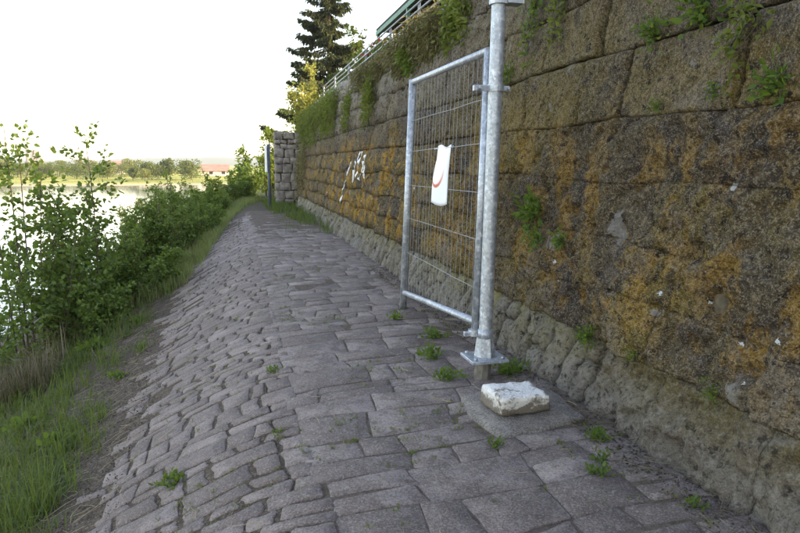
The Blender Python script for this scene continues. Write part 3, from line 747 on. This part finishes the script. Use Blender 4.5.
# sapling trees on the left bank edge
shrub('poplar_sapling', 'leafy young tree at the left picture edge rising over the river', 'tree', at(-3.15, 10.4), 3.75, .85, 8, 30, 11, .085, M['poplar'], 'saplings on the bank', .2, .18, True, .5, .007)
shrub('poplar_sapling', 'slender young tree with loose leaves standing just right of the leftmost tree', 'tree', at(-2.5, 11.6), 3.45, .55, 6, 32, 14, .085, M['poplar'], 'saplings on the bank', .2, .2, True, .5, .007)
shrub('poplar_sapling', 'low spreading young tree filling the left picture edge under the tallest tree', 'tree', at(-3.5, 9.6), 2.2, 1.0, 8, 24, 10, .075, M['poplar'], 'saplings on the bank', .4, .15, True, .4, .007)
BS = [(-2.45, 10.6, 1.2, .8, 'low dark green shrub nearest the camera at the bank edge'),
      (-2.75, 12.6, 1.55, .9, 'rounded dark green shrub beside the slender young tree'),
      (-1.85, 12.2, 1.35, .8, 'dense green shrub at the foot of the paved slope'),
      (-2.35, 14.4, 1.75, .9, 'green shrub with thin upright shoots before the water'),
      (-1.6, 14.6, 1.9, .8, 'tall green shrub in the middle of the bank hedge'),
      (-1.55, 16.8, 2.1, .85, 'tallest leafy shrub of the bank hedge under the far trees'),
      (-1.15, 19, 1.4, .8, 'green shrub behind the pale grass strip'),
      (-2.4, 18.5, 1.6, .9, 'loose green shrub on the river side of the hedge'),
      (-1.25, 21.2, 1.2, .8, 'small green shrub where the hedge meets the path end')]
for x, y, H, r_, lb in BS:
    shrub('bank_shrub', lb, 'shrub', at(x, y), H, r_, 18, 26, 15, .06, M['shrub'], 'shrubs along the river bank', .5, .08, True, .3)
for x, y, H, r_, lb, m, g_ in [(-2.2, 25.5, 2.2, 1.2, 'sunlit light green bush at the left of the path end', 'bright', 0),
                  (-.9, 26.5, 1.75, 1.1, 'sunlit low bush right behind the end of the trail', 'bright', 0),
                  (.25, 27.2, 1.45, 1.0, 'dark leafy bush closing the trail left of the sign post', 'shrub', 0),
                  (-.75, 24.0, 1.35, .9, 'deep green bush at the trail edge before the sunlit bushes', 'shrub', 0),
                  (-3.6, 28, 2.6, 1.5, 'pale sunlit bush at the river side of the path end', 'yellow', 0)]:
    shrub('bush', lb, 'shrub', at(x, y), H, r_, 16, 26, 12, .09, M[m], 'bushes beyond the path end', .5, .05, False, .3)
shrub('small_tree', 'bright yellow-green small tree beside the stone pier', 'tree', (1.5, 30.5, gz(1.5, 30.5)), 3.2, .95, 9, 26, 14, .13, M['bright'], None, .3, .1, False, .4)
shrub('small_tree', 'dark small tree with spreading tiered twigs left of the sign post', 'tree', (.25, 29, gz(.25, 29)), 2.35, 1.15, 8, 16, 9, .15, M['shrub'], None, .4, .3, False, .0)
shrub('yellow_shrub', 'sunlit yellow shrub on the wall top in front of the spruce', 'shrub', (2.75, 24.9, 2.3), 2.9, .95, 13, 28, 13, .12, M['yellow'], None, .4, .15, False, .4)
shrub('hedge_bush', 'dark green bush between the spruce and the green shelter', 'shrub', (4.9, 24.8, 3.3), 3.4, 1.1, 11, 26, 14, .12, M['darkhedge'], None, .4, .1, False, .3)
shrub('hedge_bush', 'low dark bush on the wall top below the spruce', 'shrub', (4.3, 24.0, 3.2), 1.4, .9, 10, 18, 12, .11, M['darkhedge'], None, .4, .1, False, .3)

# spruce
def spruce(base, H):
    e = empty('spruce_tree', base); tag(e, 'tall dark spruce with drooping tiered branches above the wall', 'tree'); bx, by, bz = base
    child(poly('trunk', *tube_geo([(bx, by, bz - .3), (bx + .05, by, bz + H * .5), (bx, by, bz + H)], [.26, .16, .02], 9), M['bark']), e)
    C = []; D = []; Ls = []; br = []
    z = 1.6
    while z < H - .2:
        f = 1 - z / H; LB = .2 + 4.9 * f ** .95
        for i in range(random.randint(6, 8)):
            a = random.uniform(0, 2 * math.pi); L = LB * random.uniform(.65, 1.08); d = np.array([math.cos(a), math.sin(a), 0]); sd = np.array([-d[1], d[0], 0])
            z0 = z + random.uniform(-.2, .2); dr = random.uniform(.30, .55)
            pt = lambda t: np.array([bx, by, bz + z0]) + d * L * t + np.array([0, 0, L * (-dr * t + .30 * t ** 3)])
            br.append(tube_geo([pt(t) for t in (0, .35, .7, 1)], [.035 * f + .012, .025 * f + .01, .012, .004], 4, False))
            for k in range(int(24 + 85 * L / 3)):
                t = random.random() ** .75; p = pt(t); wd = .36 * (1 - t) * L * random.uniform(-1, 1) * .6
                p = p + sd * wd + np.array([0, 0, -.18 * abs(wd)])
                for q in range(3):
                    C.append(p + rng.normal(0, .05, 3)); D.append(d * random.uniform(.1, .9) + sd * random.uniform(-.6, .6) + np.array([0, 0, random.uniform(-1.5, .0)])); Ls.append(random.uniform(.22, .50) * (.6 + .5 * f))
        z += .50 * (.55 + .75 * f)
    child(poly('branches', *join(*br), M['bark']), e); n = len(C); Ls = np.array(Ls)
    leaf_obj('needles', np.array(C), np.array(D), Ls, Ls * .26, M['spruce'], e, None, False)
spruce((6.2, 42, 1.5), 13.6)

# plants on and over the wall
def wallp(y, z, out=.03): return np.array([wx(z) - out, y, z])
def hang(name, label, cat, y0, y1, z0, z1, n, ls, asp, mat, droop=.9, fl=None, group=None, out=.10, strands=14, zmax=9.):
    """hanging growth: strands rooted at the top and falling down the wall face"""
    e = empty(name, tuple(wallp((y0 + y1) / 2, z1))); tag(e, label, cat, group); C = []; D = []; sg = []
    for s in range(strands):
        y = random.uniform(y0, y1); zt = z1 - random.random() ** 2 * .3 * (z1 - z0); L = (zt - z0) * random.uniform(.35, 1); o0 = random.uniform(.01, out)
        path_ = lambda t: wallp(y + .07 * math.sin(4 * t + s), zt - L * t, .03 + o0 * math.sin(math.pi * min(1, t * 1.1 + .15)))
        sg.append(tube_geo([path_(t) for t in np.linspace(0, 1, 5)], .003, 3, False))
        for k in range(max(3, n // strands)):
            t = random.random(); C.append(path_(t) + rng.normal(0, 1, 3) * [.4 * out, .5 * out + .02, .03])
            D.append([-random.uniform(.0, .9), random.gauss(0, .5), random.gauss(.25, .4) - droop * random.random()])
    n = len(C); C = np.array(C); C[:, 2] = np.minimum(C[:, 2], zmax); C[:, 0] = np.minimum(C[:, 0], [wx(max(z, 0)) - .012 for z in C[:, 2]])
    child(poly('stems', *join(*sg), M['deadstem']), e)
    leaf_obj('leaves', C, np.array(D), ls * rng.uniform(.6, 1.3, n), ls * asp * rng.uniform(.7, 1.2, n), mat, e, None, False)
HG = 'plants hanging down the wall'
hang('hanging_plant', 'broad green curtain of growth over the far wall top below the yellow shrub', 'plant', 19.0, 23.4, 2.0, 3.45, 2000, .12, .25, M['hang'], 1.1, None, HG, .22, 90)
hang('hanging_plant', 'bright green hanging clump beside the broad curtain on the wall top', 'plant', 15.6, 18.4, 2.1, 3.38, 1500, .12, .25, M['hang'], 1.1, None, HG, .18, 60)
hang('hanging_plant', 'narrow green strand trailing down the middle of the far wall', 'plant', 11.3, 11.9, 2.1, 3.2, 500, .10, .30, M['hang'], 1.1, None, HG, .10, 14)
hang('hanging_plant', 'thin mossy strand left of the narrow green strand', 'plant', 13.6, 14.2, 2.2, 3.1, 350, .10, .30, M['hang'], 1.1, None, HG, .08, 12)
hang('hanging_plant', 'brownish green growth low on the wall end beside the stone pier', 'plant', 21.2, 23.6, .1, 2.4, 700, .11, .2, M['drygrass'], 1.0, None, HG, .16, 60)
hang('dry_tussock', 'big dry brown grass tussock drooping over the wall top', 'grass', 7.6, 10.0, 2.80, 3.46, 6500, .10, .035, M['drygrass'], 1.5, None, None, .17, 90)
hang('dry_tussock', 'smaller dry tussock on the wall top under the railing', 'grass', 10.6, 13.2, 2.95, 3.42, 2600, .09, .035, M['drygrass'], 1.5, None, None, .14, 60)
hang('hanging_plant', 'green leafy clump on the wall top right of the dry tussock', 'plant', 6.75, 7.3, 2.75, 3.5, 800, .08, .45, M['hang'], .9, None, HG, .12, 22)
hang('hanging_plant', 'dark green patch on the wall inside the dry tussock', 'plant', 8.7, 9.2, 2.75, 3.25, 420, .08, .4, M['weed'], .9, None, HG, .14, 14)
hang('hanging_plant', 'thin trailing strand on the wall just right of the post top', 'plant', 4.92, 5.08, 2.3, 3.1, 150, .06, .5, M['weed'], .9, None, HG, .05, 6)
hang('hanging_plant', 'second trailing strand right of the post top beside the thin one', 'plant', 4.5, 4.62, 2.25, 3.0, 120, .06, .5, M['hang'], .9, None, HG, .05, 6)
hang('hanging_plant', 'moss and fern hanging in the crevice at the upper right', 'plant', 2.58, 2.66, 1.85, 2.3, 130, .05, .5, M['hang'], .9, None, HG, .04, 6)

def weed(label, p, nrm, size, n, mat='weed', asp=.35, group='small weeds', name='weed'):
    p = np.array(p, float); nrm = np.array(nrm, float); e = empty(name, tuple(p)); tag(e, label, 'weed', group)
    n = int(n * 1.5); D = unit(rng.normal(size=(n, 3)) * .9 + nrm * .8 + np.array([0, 0, .35])); C = p + rng.normal(0, size * .30, (n, 3)) * (1 - .8 * np.abs(nrm)) + D * rng.uniform(0, size * .5, (n, 1))
    if nrm[2] < .5: C[:, 0] = np.minimum(C[:, 0], p[0])
    st = [tube_geo([tuple(p - nrm * .02), tuple(c_)], .0016, 3, False) for c_ in C[::3]]
    child(poly('stems', *join(*st), M['weed']), e)
    leaf_obj('leaves', C, D, size * rng.uniform(.15, .42, n), size * asp * rng.uniform(.25, .55, n), M[mat], e)
UP = (0, 0, 1); OUT = (-1, 0, .1)
def wp(y, z): return (wx(z) - .015, y, z)
for lb, y, z, s, n in [('leafy weed in the bed joint high on the wall at top centre right', 3.34, 2.26, .15, 60),
        ('tall upright weed in the wall crevice at the top right', 2.95, 2.33, .20, 60),
        ('bushy green weed in the wall near the right picture edge', 2.36, 1.85, .13, 70),
        ('tiny weed in the joint below the big dark block', 3.2, 1.83, .07, 26),
        ('small weed in the upper joint left of the edge weed', 2.75, 1.86, .08, 26),
        ('broad-leaved green plant on the wall right of the steel post', 4.5, 1.12, .22, 90),
        ('pale green plant on the wall below the broad-leaved plant', 4.35, .92, .15, 50),
        ('small green sprig on the wall right of the pale plant', 4.0, .95, .13, 40),
        ('round green weed in the crack above the white block', 3.47, .40, .12, 55),
        ('little weed beside the crack right of the round weed', 2.99, .43, .07, 26),
        ('bright green weed low on the wall above the bare plinth', 2.37, .43, .08, 34),
        ('green sprig on the wall just above the top rail of the gate', 5.4, 2.3, .14, 45),
        ('faint green weed on the wall behind the gate mesh', 5.7, 1.9, .12, 36)]:
    weed(lb, wp(y, z), OUT, s, n)
def gp(x, y, dz=.0): return (x, y, gz(x, y) + .012 + dz)
for lb, x, y, s, n in [('bushy weed on the paving behind the steel post foot', 1.88, 4.0, .15, 70),
        ('flat green weed on the paving beneath the bottom rail', 1.42, 4.5, .13, 60),
        ('weed on the paving left of the steel post base plate', 1.38, 4.0, .12, 56),
        ('weed on the paving in the middle under the gate', 1.62, 5.0, .13, 56),
        ('weed on the paving near the far gate leg', 1.45, 5.7, .11, 46),
        ('weed in the paving joint in front of the concrete slab', 1.30, 2.92, .07, 36),
        ('weed in the gutter right of the concrete slab', 1.88, 2.86, .09, 44),
        ('light green weed in the joint near the lower right corner', 1.66, 2.50, .08, 44),
        ('weed beside the light green weed close to the wall', 1.75, 2.62, .07, 36),
        ('sprig in the gutter at the lower right corner', 1.90, 2.13, .08, 30),
        ('weed in the cobbles at the crest left of centre', .22, 4.6, .08, 40),
        ('weed among the slope cobbles at the bottom left', -.42, 3.6, .12, 50),
        ('dark weed between the crest stones at bottom centre', .18, 3.5, .06, 30)]:
    weed(lb, gp(x, y), UP, s, n, 'weed', .4)

for lb, x, y, s_, n in [('broad-leaved weed in the bank grass nearest the paved slope', -1.55, 5.6, .20, 70),
        ('broad-leaved weed half buried in the grass at the left edge', -2.1, 6.6, .24, 80),
        ('low leafy weed on the bare soil strip', -1.35, 7.2, .14, 50),
        ('leafy weed on the bank below the shrubs', -2.0, 9.2, .26, 90),
        ('small leafy weed in the dry litter near the hedge', -1.5, 9.8, .18, 60)]:
    weed(lb, gp(x, y), UP, s_, n, 'weed', .55, 'weeds on the bank')
# ------------------------------------------------------------------ ground cover
def scatter(n, xa, xb, ya, yb, dens):
    out = []
    while len(out) < n:
        x = random.uniform(xa, xb); y = ya + (yb - ya) * random.random() ** 1.25
        if random.random() < dens(x, y): out.append((x, y, gz(x, y) - .005))
    return np.array(out)
def edge_d(x, y):   # bare soil strip next to the stones
    lim = -1.04 - .30 * nz(y * .55, 2.2, 1.) - .12 * nz(y * 2, 2.2, 1.) - .25 * float(sm(5.5, 3, y)) 
    a = float(sm(lim, lim - .55, x)); k = .5 + .9 * nz(x * 1.1, y * 1.0, 14.)
    k2 = 1 - .85 * float(sm(6.0, 7.5, y)) * float(sm(-2.6, -1.7, x))
    return a * min(1, max(.06, k)) * k2
P = scatter(7500, -5.0, -.95, 1.5, 13, edge_d); hs = rng.uniform(.06, .24, len(P)) * rng.choice([.5, 1, 1.4], len(P)); P = np.repeat(P, 13, 0); hs = np.repeat(hs, 13)
P[:, :2] += rng.normal(0, .045, (len(P), 2)); n = len(P); dist = np.hypot(P[:, 0], P[:, 1])
hh = hs * rng.uniform(.5, 1.25, n) * np.array([1 + .8 * max(0, nz(p[0] * .8, p[1] * .8, 30.)) for p in P])
g1 = blade_obj('bank_grass', P, hh, rng.uniform(.0022, .0045, n) * (.7 + dist * .07), rng.uniform(.15, .95, n), M['grass'], None, 'stuff')
g1['label'] = 'tufted green grass covering the river bank'
GE = lambda y: -.78 + .085 * (y - 12) + (.10 * (y - 21) if y > 21 else 0) + .08 * nz(y * .9, 3.)
P = scatter(19000, -2.2, 1.2, 11.5, 28, lambda x, y: float(sm(GE(y), GE(y) - .25, x)) * (1 if y > 13 else .5) * (.4 + .6 * (nz(x * 1.5, y * 1.2, 4.) > -.15))); n = len(P)
g2 = blade_obj('tall_pale_grass', P, rng.uniform(.16, .42, n), rng.uniform(.003, .006, n), rng.uniform(.2, .9, n), M['paleg'], None, 'stuff'); g2['label'] = 'tall pale grass along the far path edge'
P = scatter(6500, 1.0, 2.6, 13.5, 27, lambda x, y: (.9 if y > 17 else .35) * (nz(x, y * .9, 33.) > -.25) if x > 1.80 - .11 * (y - 14) + .2 * nz(y * .8, 7.) else .03); n = len(P)
g3 = blade_obj('wall_foot_grass', P, rng.uniform(.10, .34, n), rng.uniform(.003, .006, n), rng.uniform(.2, .9, n), M['grass'], None, 'stuff'); g3['label'] = 'grass at the far foot of the wall'
P = scatter(9000, -5, -1.0, 1.6, 13, lambda x, y: min(1., 1.6 * edge_d(x + .35, y) * (.25 + max(0, nz(x * .9, y * .9, 50.))))); n = len(P)
g4 = blade_obj('dry_bank_stalks', P, rng.uniform(.10, .34, n), rng.uniform(.0015, .003, n), rng.uniform(.4, 1.5, n), M['deadstem'], None, 'stuff'); g4['label'] = 'dry dead stalks in the bank grass'
# dead reed thicket in front of the shrubs
P = scatter(3500, -3.9, -2.3, 8.2, 13.5, lambda x, y: 1. if nz(x * .9, y * .7, 60.) > .05 else .1); n = len(P)
g5 = blade_obj('dead_reeds', P, rng.uniform(.3, .85, n), rng.uniform(.002, .005, n), rng.uniform(.1, .9, n), M['deadstem'], None, 'stuff'); g5['label'] = 'brown dead stalks under the shrubs'
# weeds and moss in the joints
P = scatter(700, -.8, 2.02, 1.6, 12, lambda x, y: .9 if nz(x * 1.3, y * 1.1, 70.) > .12 else .06)
Q = np.repeat(P, 9, 0) + rng.normal(0, .012, (len(P) * 9, 3)) * [1.6, 1, .1]; n = len(Q)
Q[:, 2] += .010
g6 = blade_obj('joint_weeds', Q, rng.uniform(.012, .034, n), rng.uniform(.0015, .0032, n), rng.uniform(.3, 1.3, n), M['hang'], None, 'stuff'); g6['label'] = 'tiny grass and moss in the paving joints'
# straw and twig litter
def litter(name, n, xa, xb, ya, yb, dens, lmin, lmax, rad, mat):
    P = scatter(n, xa, xb, ya, yb, dens); gs = []
    for x, y, z in P:
        a = random.uniform(0, math.pi * 2); L = random.uniform(lmin, lmax); b = random.uniform(-.5, .5); pts = []
        for t in (0, .5, 1):
            aa = a + b * t; X = x + math.cos(aa) * L * (t - .5); Yy = y + math.sin(aa) * L * (t - .5)
            pts.append((X, Yy, gz(min(X, 2.0), Yy) + .027 + random.uniform(0, .008 + .05 * L * (xa < -1))))
        gs.append(tube_geo(pts, rad * random.uniform(.6, 1.3), 3, False))
    o = poly(name, *join(*gs), mat, None, False, None, 'stuff'); return o
o = litter('straw_litter', 900, -2.6, -.75, 1.8, 13, lambda x, y: 1. if x > -1.7 else .35, .04, .22, .0014, M['straw']); o['label'] = 'dry straw strewn on the bare soil'
o = litter('twig_litter', 130, -.6, 2.0, 1.8, 10, lambda x, y: .7, .03, .16, .0016, M['straw']); o['label'] = 'thin dry stems on the paving'
o = litter('gutter_litter', 420, 1.78, 2.06, 1.6, 9, lambda x, y: 1., .03, .16, .002, M['deadstem']); o['label'] = 'dead stems in the gutter along the wall'
# crumbs of earth and grit in the gutter and along the paving edge
def grit(n, xa, xb, ya, yb, s0, s1, mat, name, label):
    P = scatter(n, xa, xb, ya, yb, lambda x, y: 1.); s = rng.uniform(s0, s1, n)[:, None]
    B = np.array([[1, 0, 0], [-.6, .8, 0], [-.5, -.8, .1], [0, 0, .8], [.1, .1, -.5]]); V = (P[:, None, :] + np.array([0, 0, .018]) + (B[None] * rng.uniform(.6, 1.3, (n, 5, 1))) * s[:, None, :]).reshape(-1, 3)
    b = (np.arange(n) * 5)[:, None]; I = np.concatenate([b + np.array([q]) for q in ([0, 1, 3], [1, 2, 3], [2, 0, 3], [1, 0, 4], [2, 1, 4], [0, 2, 4])], 0)
    o = fast(name, V, 3, mat, None, 'stuff', I); o['label'] = label
grit(1800, 1.84, 2.06, 1.5, 9, .003, .011, M['soil'], 'gutter_crumbs', 'earth crumbs in the gutter along the wall')
grit(3800, -1.6, -.7, 1.8, 10, .003, .010, M['soil'], 'soil_crumbs', 'crumbly soil along the edge of the paving')
grit(900, -.8, 1.9, 1.6, 8, .001, .004, M['concrete'], 'path_grit', 'fine grit on the paving')

# ------------------------------------------------------------------ far bank
def far_tree(x, y, H, Wd, mat, label, group, name='far_tree', lobes=14, n=2200):
    z = gz(x, y); e = empty(name, (x, y, z)); tag(e, label, 'tree', group)
    child(poly('trunk', *tube_geo([(x, y, z - .3), (x, y, z + H * .5)], [H * .03, H * .015], 6, False), M['bark']), e)
    cs = np.stack([rng.normal(0, .30, lobes) * Wd, rng.normal(0, .3, lobes) * Wd, H * rng.uniform(.28, .80, lobes)], 1); r_ = rng.uniform(.20, .34, lobes) * Wd
    k = rng.integers(0, lobes, n); d = unit(rng.normal(size=(n, 3)) + [0, 0, .2]); C = cs[k] + d * r_[k][:, None] * rng.uniform(.75, 1.08, (n, 1)) + [x, y, z]
    C[:, 2] = np.clip(C[:, 2], z + .05 * H, z + H)
    leaf_obj('crown', C, rng.normal(size=(n, 3)), H * .075, H * .06, mat, e, d + rng.normal(0, .35, (n, 3)), False)
def fx(px_, y): return y * math.tan(math.atan((px_ - 400) / 622 / math.cos(R(9.27)) * .985) + R(14.67))
FT = 'trees on the far river bank'
for px_, y, H, W_, m, lb in [(154, 205, 5.9, 6.4, 'fartree', 'broad dark rounded tree on the far bank over the bank hedge'),
        (168, 212, 7.0, 5, 'fartree', 'tallest rounded tree on the far bank, right of the broad dark one'),
        (193, 205, 6.2, 6.8, 'fartree', 'lone rounded tree on the far bank nearest the reddish roof'),
        (147, 192, 4.0, 3.4, 'fartree2', 'small pale tree before the broad dark tree on the far bank'),
        (135, 200, 4.6, 2.6, 'fartree', 'narrow tree left of the broad dark tree on the far bank')]:
    far_tree(fx(px_, y), y, H, W_, M[m], lb, FT)
random.seed(5)
for i in range(26):
    p_ = -60 + i * 7.6 + random.uniform(-3, 3); y = random.uniform(215, 290)
    far_tree(fx(p_, y), y, random.uniform(4.2, 6.4) * y / 240, random.uniform(4.5, 7), M[random.choice(['fartree', 'fartree2', 'fartree'])], 'tree in the continuous row along the far river bank', 'row of trees on the far bank', 'bank_tree', 11, 1600)
for i in range(12):
    p_ = 20 + i * 17 + random.uniform(-6, 6); y = random.uniform(176, 192)
    far_tree(fx(p_, y), y, random.uniform(1.0, 2.2), random.uniform(2.5, 5), M['fartree2'], 'low bush in the sunny meadow on the far bank', 'bushes in the far meadow', 'meadow_bush', 6, 220)
def house(x0, x1, y0, y1, eave, ridge, label, name, wallm, roofm):
    zg = gz((x0 + x1) / 2, y0); e = empty(name, ((x0 + x1) / 2, y0, zg)); tag(e, label, 'building'); ym = (y0 + y1) / 2
    child(poly('wall', *box_geo((x0, y0, zg - .5), (x1, y1, zg + eave)), wallm, None, False), e)
    V = [(x0 - .5, y0 - .6, zg + eave), (x1 + .5, y0 - .6, zg + eave), (x1 + .5, y1 + .6, zg + eave), (x0 - .5, y1 + .6, zg + eave), (x0 - .5, ym, zg + ridge), (x1 + .5, ym, zg + ridge)]
    child(poly('roof', V, [(0, 1, 5, 4), (2, 3, 4, 5), (0, 4, 3), (1, 2, 5), (3, 2, 1, 0)], roofm, None, False), e)
    k = 0
    while x0 + 3 + k * 4.5 < x1 - 2:
        xx = x0 + 3 + k * 4.5; child(poly('window', *box_geo((xx, y0 - .12, zg + .7), (xx + 1.3, y0 + .1, zg + 1.7)), M['dark'], None, False), e); k += 1
roofm = simple('red_roof', (.22, .13, .10), (.33, .21, .165), .6, .9, .1, .2)
wallm = simple('render_wall', (.45, .40, .34), (.55, .50, .44), .6, .9, .1, .2)
house(fx(203, 250), fx(230, 250), 250, 266, 1.9, 4.4, 'long low building with reddish roof beyond the river', 'farm_building', wallm, roofm)
house(fx(104, 285), fx(123, 285), 285, 297, 2.6, 5.6, 'pale house with orange roof among the far trees', 'house', wallm, roofm)
cz = M['boardwhite']
tower = empty('tower', (fx(33, 1400), 1400, -3)); tag(tower, 'faint slim tower on the hazy horizon at the left', 'tower')
x = fx(33, 1400)
child(poly('shaft', *tube_geo([(x, 1400, -3), (x, 1400, 40)], [5, 3.6], 12), M['concrete']), tower); child(poly('mast', *tube_geo([(x, 1400, 40), (x, 1400, 47)], [1.2, .6], 8), M['concrete']), tower)
blk2 = empty('industrial_block', (fx(41, 1420), 1420, -3)); tag(blk2, 'faint pale block building beside the slim tower on the horizon', 'building'); x = fx(41, 1420)
child(poly('wall', *box_geo((x - 11, 1410, -3), (x + 11, 1430, 24)), M['concrete'], None, False), blk2); child(poly('roof_house', *box_geo((x - 6, 1412, 24), (x + 4, 1426, 31)), M['concrete'], None, False), blk2)

# ------------------------------------------------------------------ hazy air
g = G('haze_air'); g.t.nodes.remove(g.b)
pv = g.n('ShaderNodeVolumePrincipled'); pv.inputs['Color'].default_value = (.92, .95, 1, 1); pv.inputs['Density'].default_value = .00018; pv.inputs['Anisotropy'].default_value = .3
g.t.links.new(pv.outputs[0], g.o.inputs['Volume'])
hz_ = poly('haze', *box_geo((-3500, -60, -8), (2500, 6100, 130)), g.m, None, False); hz_['kind'] = 'stuff'; hz_['label'] = 'thin evening haze over the river valley'
